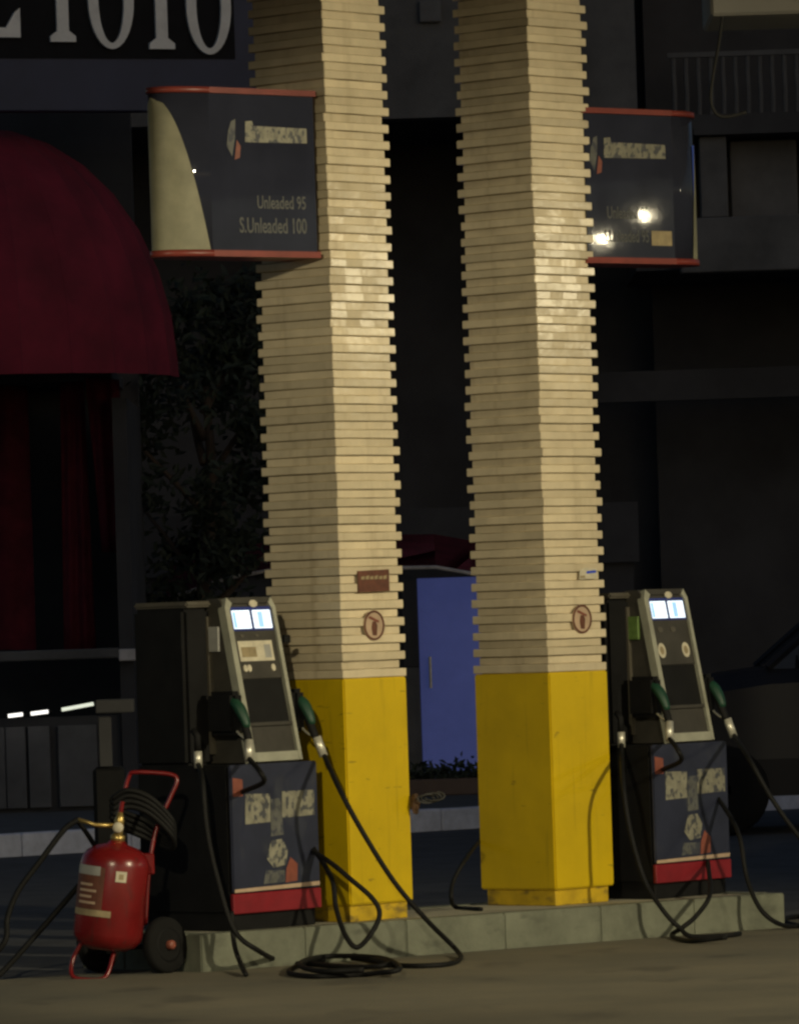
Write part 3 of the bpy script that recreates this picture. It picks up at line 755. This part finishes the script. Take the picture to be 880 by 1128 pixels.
# awning
aw_c = K(-20, 414); AR = 215 / (FPX / KY); AH = 277 / (FPX / KY)
aw = thing('awning', 'large crimson domed fabric awning over the kiosk', 'awning', (aw_c.x, KY + .3, aw_c.z))
NG = 12
for g in range(NG):
    bm = bmesh.new(); rows = []
    for j in range(9):
        ph = rad(2 + 88 * j / 8)
        row = []
        for i in range(5):
            th = math.pi + math.pi * (g + .002 + (.996) * i / 4) / NG
            sag = 1 - .018 * math.sin(math.pi * i / 4) * math.cos(ph)
            row.append(bm.verts.new((AR * math.cos(ph) * math.cos(th) * sag, AR * math.cos(ph) * math.sin(th) * sag, AH * math.sin(ph) * sag)))
        rows.append(row)
    rows.insert(0, [bm.verts.new((v.co.x * 1.004, v.co.y * 1.004, v.co.z - .12)) for v in rows[0]])
    for r0, r1 in zip(rows, rows[1:]):
        for i in range(4): bm.faces.new((r0[i], r0[i + 1], r1[i + 1], r1[i]))
    obj('fabric_panel', bm, 'crimson', aw, smooth=True)
for g in range(0, NG + 1, 2):
    th = math.pi + math.pi * g / NG
    obj('rib', tube(bmesh.new(), [(.985 * AR * math.cos(rad(p_)) * math.cos(th), .985 * AR * math.cos(rad(p_)) * math.sin(th), .985 * AH * math.sin(rad(p_))) for p_ in range(2, 90, 8)], .015, 6), 'pump_dark', aw)
# sign board with serif letters
SA = rad(20); sd = Vector((math.cos(SA), math.sin(SA), 0)); sn = Vector((math.sin(SA), -math.cos(SA), 0))
s0 = K(130, 60, -.3)
sg = thing('shop_sign', 'dark navy shop sign with tall pale grey serif letters, above the awning', 'sign', s0, SA)
def SP(px, py):
    q = PL(px, py, s0, sn) - s0; return q.dot(sd), q.z
bl = SP(-40, 122); br = SP(292, 116); tp = SP(130, -110)
boxo('board', 'board_navy', sg, bl[0], br[0], .0, .16, min(bl[1], br[1]), tp[1], bev=.01)
up = SP(130, 64)[1]
boxo('face', 'board_black', sg, bl[0], br[0] - .25, -.012, -.002, up, tp[1] - .05)
SX, SZ, SN_ = Vector((1, 0, 0)), Vector((0, 0, 1)), Vector((0, -1, 0))
def letter(kind, px0, px1, pyb):
    x0, zb = SP(px0, pyb); x1, _ = SP(px1, pyb); h = .80; w = x1 - x0; xc = (x0 + x1) / 2
    bm = bmesh.new(); d = (0, -.013, 0)
    if kind == 'O':
        n = 36; ins, outs = [], []
        out = lambda rx, rz, y: [bm.verts.new((xc + rx * math.cos(2 * math.pi * k / n), y, zb + h / 2 + rz * math.sin(2 * math.pi * k / n))) for k in range(n)]
        A, B, C_, D = out(w / 2, h / 2, -.013), out(w / 2, h / 2, -.05), out(w / 2 - .085, h / 2 - .05, -.05), out(w / 2 - .085, h / 2 - .05, -.013)
        for u, v in ((A, B), (B, C_), (C_, D), (D, A)):
            for k in range(n): bm.faces.new((u[k], u[(k + 1) % n], v[(k + 1) % n], v[k]))
    elif kind == 'I':
        s = .05
        poly = [(xc - w / 2, zb), (xc + w / 2, zb), (xc + w / 2, zb + .045), (xc + s, zb + .09), (xc + s, zb + h - .09), (xc + w / 2, zb + h - .045), (xc + w / 2, zb + h), (xc - w / 2, zb + h), (xc - w / 2, zb + h - .045), (xc - s, zb + h - .09), (xc - s, zb + .09), (xc - w / 2, zb + .045)]
        prism(bm, poly, d, SX, SZ, SN_, .037)
    else:
        poly = [(x0, zb), (x1, zb), (x1, zb + .24), (x1 - .05, zb + .2), (x1 - .12, zb + .08), (x0 + .16, zb + .08), (x0 + .16, zb + .36), (x1 - .12, zb + .36), (x1 - .12, zb + .44), (x0 + .16, zb + .44), (x0 + .16, zb + h - .07), (x1 - .05, zb + h - .07), (x1, zb + h - .2), (x1, zb + h), (x0, zb + h)]
        prism(bm, poly, d, SX, SZ, SN_, .037)
    obj('letter', bm, 'letter_grey', sg)
letter('E', -36, 21, 41); letter('I', 54, 82, 46); letter('O', 97, 147, 54); letter('I', 163, 191, 54); letter('O', 205, 254, 60)
boxo('fixing', 'wall_dark', sg, -1.2, 1.0, .161, .9, tp[1] - .8, tp[1] - .3)
# light strips
for k, (x0, y0, x1, y1, mt, lb) in enumerate(((9, 789, 25, 787, 'tube_lit', 'short lit strip light at the kiosk counter, the leftmost of three'),
                                        (34, 786.5, 53, 784, 'tube_lit', 'short lit strip light at the kiosk counter, the middle one of three'),
                                        (68, 782, 103, 775.5, 'tube_dim', 'longer dimmer lit strip light at the kiosk counter, the rightmost of three'))):
    t = thing('strip_light', lb, 'light', (0, 0, 0), 0, 'strip lights under the kiosk counter')
    A_, B_ = K(x0, y0, -.06), K(x1, y1, -.06)
    obj('tube', tube(bmesh.new(), [A_, B_], .015, 8), mt, t)
    obj('holder', tube(bmesh.new(), [A_ + Vector((-.03, .03, .002)), B_ + Vector((.03, .03, .002))], .017, 6), 'pump_dark', t)
    obj('stem', tube(bmesh.new(), [(A_ + B_) / 2 + Vector((0, .03, 0)), (A_ + B_) / 2 + Vector((0, .15, -.02))], .01, 6), 'pump_dark', t)

# ------------------------------------------------------------------ buildings across the road
BY = 55.6
def B(px, py, dy=0.0): return P(px, py, BY + dy)
blg = thing('shop_building', 'dark building behind the columns with a blue door and a deep black loggia', 'building', (0, 0, 0))
zf = lambda py, px=470, dy=0: B(px, py, dy).z
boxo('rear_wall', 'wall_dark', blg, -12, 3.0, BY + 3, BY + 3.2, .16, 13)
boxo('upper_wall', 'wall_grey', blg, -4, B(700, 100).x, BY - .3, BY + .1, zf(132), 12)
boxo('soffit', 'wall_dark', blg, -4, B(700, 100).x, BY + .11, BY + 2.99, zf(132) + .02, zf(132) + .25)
boxo('upper_panel', 'panel_grey', blg, B(462, 30).x, B(486, 30).x, BY - .36, BY - .302, zf(28), zf(4), bev=.01)
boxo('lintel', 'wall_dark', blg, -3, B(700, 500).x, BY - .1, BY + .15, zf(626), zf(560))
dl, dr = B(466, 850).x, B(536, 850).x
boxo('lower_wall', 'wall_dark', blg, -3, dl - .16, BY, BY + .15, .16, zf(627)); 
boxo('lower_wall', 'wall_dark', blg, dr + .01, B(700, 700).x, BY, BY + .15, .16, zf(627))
dd = boxo('door', 'door_blue_glow', blg, dl, dr, BY + .02, BY + .08, .2, zf(637), bev=.006)
obj('handle', tube(bmesh.new(), [(dl + .1, BY - .03, 1.0), (dl + .1, BY - .03, 1.3)], .014, 8), 'steel', dd)
boxo('door_frame', 'wall_grey', blg, dl - .155, dl - .004, BY - .03, BY + .1, .165, zf(735), bev=.006)
boxo('door_frame', 'wall_dark', blg, dl - .155, dl - .004, BY - .03, BY + .1, zf(735) + .004, zf(638), bev=.006)
# parasol-like flat awning with a pale edge, running behind both columns
aw2 = thing('flat_awning', 'dark red flat awning with a thin pale edge behind the columns', 'awning', (0, 0, 0))
AY = 52.0
pa = [P(182, 661, AY), P(250, 637, AY), P(300, 628, AY), P(480, 625, AY), P(520, 632, AY), P(600, 650, AY)]
bm = bmesh.new()
fr_ = [bm.verts.new(p_) for p_ in pa]; bk_ = [bm.verts.new(p_ + Vector((0, 1.4, .32))) for p_ in pa]
for i in range(len(pa) - 1): bm.faces.new((fr_[i], fr_[i + 1], bk_[i + 1], bk_[i]))
bmesh.ops.solidify(bm, geom=bm.faces[:], thickness=.02)
obj('fabric', bm, 'curtain_red', aw2)
obj('edge_trim', tube(bmesh.new(), [p_ + Vector((0, -.02, 0)) for p_ in pa], .017, 6), 'pale_trim', aw2)
for px in (250, 430): 
    q = P(px, 632, AY)
    obj('pole', tube(bmesh.new(), [(q.x, AY + .1, .17), (q.x, AY + .1, q.z + .0)], .022, 8), 'pump_dark', aw2)
# planter at the door
pt = thing('planter', 'low dark trough planter with scrubby plants before the blue door', 'planter', (P(492, 870, 49.0).x, 49.0, .166))
def trough(): 
    bm = bmesh.new(); box(bm, -.5, .5, -.14, .14, 0, .14, .01); return bm
obj('trough', trough(), 'terracotta', pt)
def leaf_cloud(name, n, fn, size, par, seed):
    r_ = random.Random(seed); bm = bmesh.new()
    for _ in range(n):
        c_ = fn(r_); s_ = size * r_.uniform(.6, 1.3)
        d_ = Vector((r_.gauss(0, 1), r_.gauss(0, 1), r_.gauss(0, 1))).normalized(); e_ = d_.orthogonal().normalized() * s_ * .45
        d_ = d_ * s_; nrm = d_.cross(e_).normalized() * s_ * .15
        bm.faces.new([bm.verts.new(v) for v in (c_ - d_, c_ + e_ + nrm, c_ + d_, c_ - e_ + nrm)])
    o = obj(name, bm, 'leaf', par); o['kind'] = 'stuff'; return o
leaf_cloud('foliage', 420, lambda r_: Vector((r_.uniform(-.48, .48), r_.uniform(-.12, .12), .14 + abs(r_.gauss(0, .06)))), .045, pt, 5)
# tree
tx = P(232, 800, 51.0).x
tr = thing('tree', 'dark leafy tree between the kiosk and the left column', 'tree', (tx, 51.0, .166))
bm = bmesh.new()
tube(bm, smooth_path([(0, 0, -.05), (.05, .02, .8), (-.03, .05, 1.7), (.08, 0, 2.6), (.05, 0, 3.6)], 5), [.11 - .004 * i for i in range(21)], 8)
for k in range(9):
    an = k * 2.4; z = 1.6 + k * .22; l_ = .75 - .03 * k
    tube(bm, smooth_path([(.02, .02, z), (.35 * math.cos(an) * l_, .35 * math.sin(an) * l_, z + .25), (math.cos(an) * l_, math.sin(an) * l_, z + .7)], 4), [.045 - .004 * i for i in range(9)], 6)
obj('trunk', bm, 'bark', tr, smooth=True)
cl = []
rc = random.Random(11)
for k in range(46):
    an = rc.uniform(0, 6.28); z = rc.uniform(1.5, 4.4); rr = (.35 + .75 * math.sin(math.pi * (z - 1.3) / 3.6)) * rc.uniform(.35, 1)
    cl.append((Vector((rr * math.cos(an), rr * math.sin(an), z)), rc.uniform(.14, .30)))
def crown(r_):
    c_, s_ = r_.choice(cl); return c_ + Vector((r_.gauss(0, s_), r_.gauss(0, s_), r_.gauss(0, s_ * .8))) * .75
leaf_cloud('crown', 6500, crown, .06, tr, 21)

# right building: balcony with balusters, pillar, parapet
rb = thing('balcony_building', 'dark grey concrete building with a railed balcony, upper right', 'building', (0, 0, 0))
rx0 = B(665, 300).x
boxo('rear_wall', 'wall_dark', rb, 2.6, 14, BY + 2.6, BY + 2.8, .0, 13)
zb1, zb0 = B(820, 240).z, B(820, 300).z
boxo('parapet', 'wall_grey', rb, B(748, 270).x, 14, BY - .25, BY + .05, zb0, zb1, bev=.01)
boxo('parapet_slab', 'wall_dark', rb, B(700, 270).x, 14, BY + .06, BY + 2.59, zb0 + .05, zb0 + .25)
boxo('pillar', 'wall_grey', rb, B(770, 200).x, B(800, 200).x, BY - .2, BY + .1, zb1 + .003, B(785, 152).z, bev=.01)
boxo('infill_panel', 'panel_grey', rb, B(806, 200).x, B(880, 200).x, BY + .2, BY + .3, zb1 + .003, B(840, 152).z, bev=.01)
sb0, sb1 = B(820, 150).z, B(820, 127).z
boxo('balcony_slab', 'wall_dark', rb, B(690, 140).x, 14, BY - .3, BY + 2.59, sb0 + .004, sb1)
boxo('low_band', 'wall_dark', rb, B(655, 420).x, 14, BY + 1.0, BY + 1.2, B(760, 436).z, B(760, 402).z)
bmesh_b = None
x = B(741, 90).x; zt_ = B(800, 64).z
bal = None
while x < 6.0:
    if bal is None:
        bm = bmesh.new(); tube(bm, [(0, 0, 0), (.006, 0, .2), (.0, 0, .4), (.004, 0, zt_ - sb1)], .022, 6); bal = obj('baluster', bm, 'wall_grey', rb); o = bal
    else:
        o = bal.copy(); C.objects.link(o)
    o.location = (x, BY - .2, sb1); x += 13.5 / (FPX / BY)
boxo('handrail', 'wall_grey', rb, B(735, 90).x, 6.2, BY - .23, BY - .17, zt_ + .002, zt_ + .05)
tag(obj('hanging_cable', tube(bmesh.new(), smooth_path([P(796, 14, 30.05), P(792, 45, 30.05), P(785, 85, 30.05), P(783, 110, 30.05), P(789, 125, 30.05), P(802, 128, 30.05), P(822, 123, 30.05)], 6), .009, 6), 'cable_grey', smooth=True),
    'pale loose cable hanging from the beam in front of the balcony railing', 'cable')

# parked car at the right
cx = P(838, 735, 43.1)
car = thing('parked_car', 'dark parked car beyond the right pump, its bonnet toward the pump', 'car', (cx.x, 42.2, 0))
hb_z = cx.z
def loft(secs, name, mt, par):
    bm = bmesh.new(); rings = [[bm.verts.new(v) for v in s_] for s_ in secs]
    n = len(rings[0])
    for a_, b_ in zip(rings, rings[1:]):
        for k in range(n - 1): bm.faces.new((a_[k], a_[k + 1], b_[k + 1], b_[k]))
        bm.faces.new((a_[-1], a_[0], b_[0], b_[-1]))
    bm.faces.new(rings[0]); bm.faces.new(rings[-1])
    return obj(name, bm, mt, par, smooth=False)
W2 = .88
prof = [(-1.0, .62), (-.98, .95), (-.85, 1.06), (-.4, hb_z - .05), (.0, hb_z), (.9, hb_z + .03), (2.4, hb_z + .03), (3.1, hb_z - .02), (3.2, .6)]
secs = []
for x_, zt in prof:
    e = .08 if x_ in (-1.0, 3.2) else 0
    secs.append([(x_, .02 + e, .28), (x_, .0 + e, .55), (x_, .03 + e, zt - .12), (x_, .14 + e, zt), (x_, 2 * W2 - .14 - e, zt), (x_, 2 * W2 - .03 - e, zt - .12), (x_, 2 * W2 - e, .55), (x_, 2 * W2 - .02 - e, .28)])
loft(secs, 'body', 'car_paint', car)
cs = []
for x_, zt, ins in ((.02, hb_z + .0, .16), (.62, hb_z + .50, .26), (1.0, hb_z + .56, .27), (2.3, hb_z + .55, .27), (3.0, hb_z + .01, .18)):
    cs.append([(x_, .12, hb_z - .01), (x_, ins, zt + .015), (x_, 2 * W2 - ins, zt + .015), (x_, 2 * W2 - .12, hb_z - .01)])
loft(cs, 'cabin', 'glass_dark', car)
for s_ in (0, 1):
    yy = .115 if s_ == 0 else 2 * W2 - .115
    obj('windscreen_pillar', tube(bmesh.new(), [(.0, yy, hb_z), (.62, .245 if s_ == 0 else 2 * W2 - .245, hb_z + .53)], .03, 6), 'car_paint', car)
boxo('roof', 'car_paint', car, .62, 2.4, .24, 2 * W2 - .24, hb_z + .58, hb_z + .62, bev=.015)
mr_ = bmesh.new(); box(mr_, .22, .34, -.14, .06, hb_z + .02, hb_z + .18, .03, 2); obj('mirror', mr_, 'wall_grey', car)
for x_ in (-.35, 2.35):
    for yy in (.0, 2 * W2 - .0):
        s_ = -1 if yy == 0 else 1
        w_ = obj('wheel', lathe(bmesh.new(), [(.2, -.1), (.31, -.1), (.335, -.07), (.335, .07), (.31, .1), (.2, .1)], (x_, yy - s_ * .09, .335), (x_, yy - s_ * .09 + s_, .335), 28), 'tyre', car, smooth=True)
        obj('rim', lathe(bmesh.new(), [(.2, .0), (.2, .085), (.05, .1)], (x_, yy - s_ * .09, .335), (x_, yy - s_ * .09 + s_, .335), 20), 'panel_grey', w_, smooth=True)
obj('headlamp', box(bmesh.new(), -1.0, -.86, .1, .42, .72, .9, .03, 2), 'glass_dark', car)
bpy.context.view_layer.update()
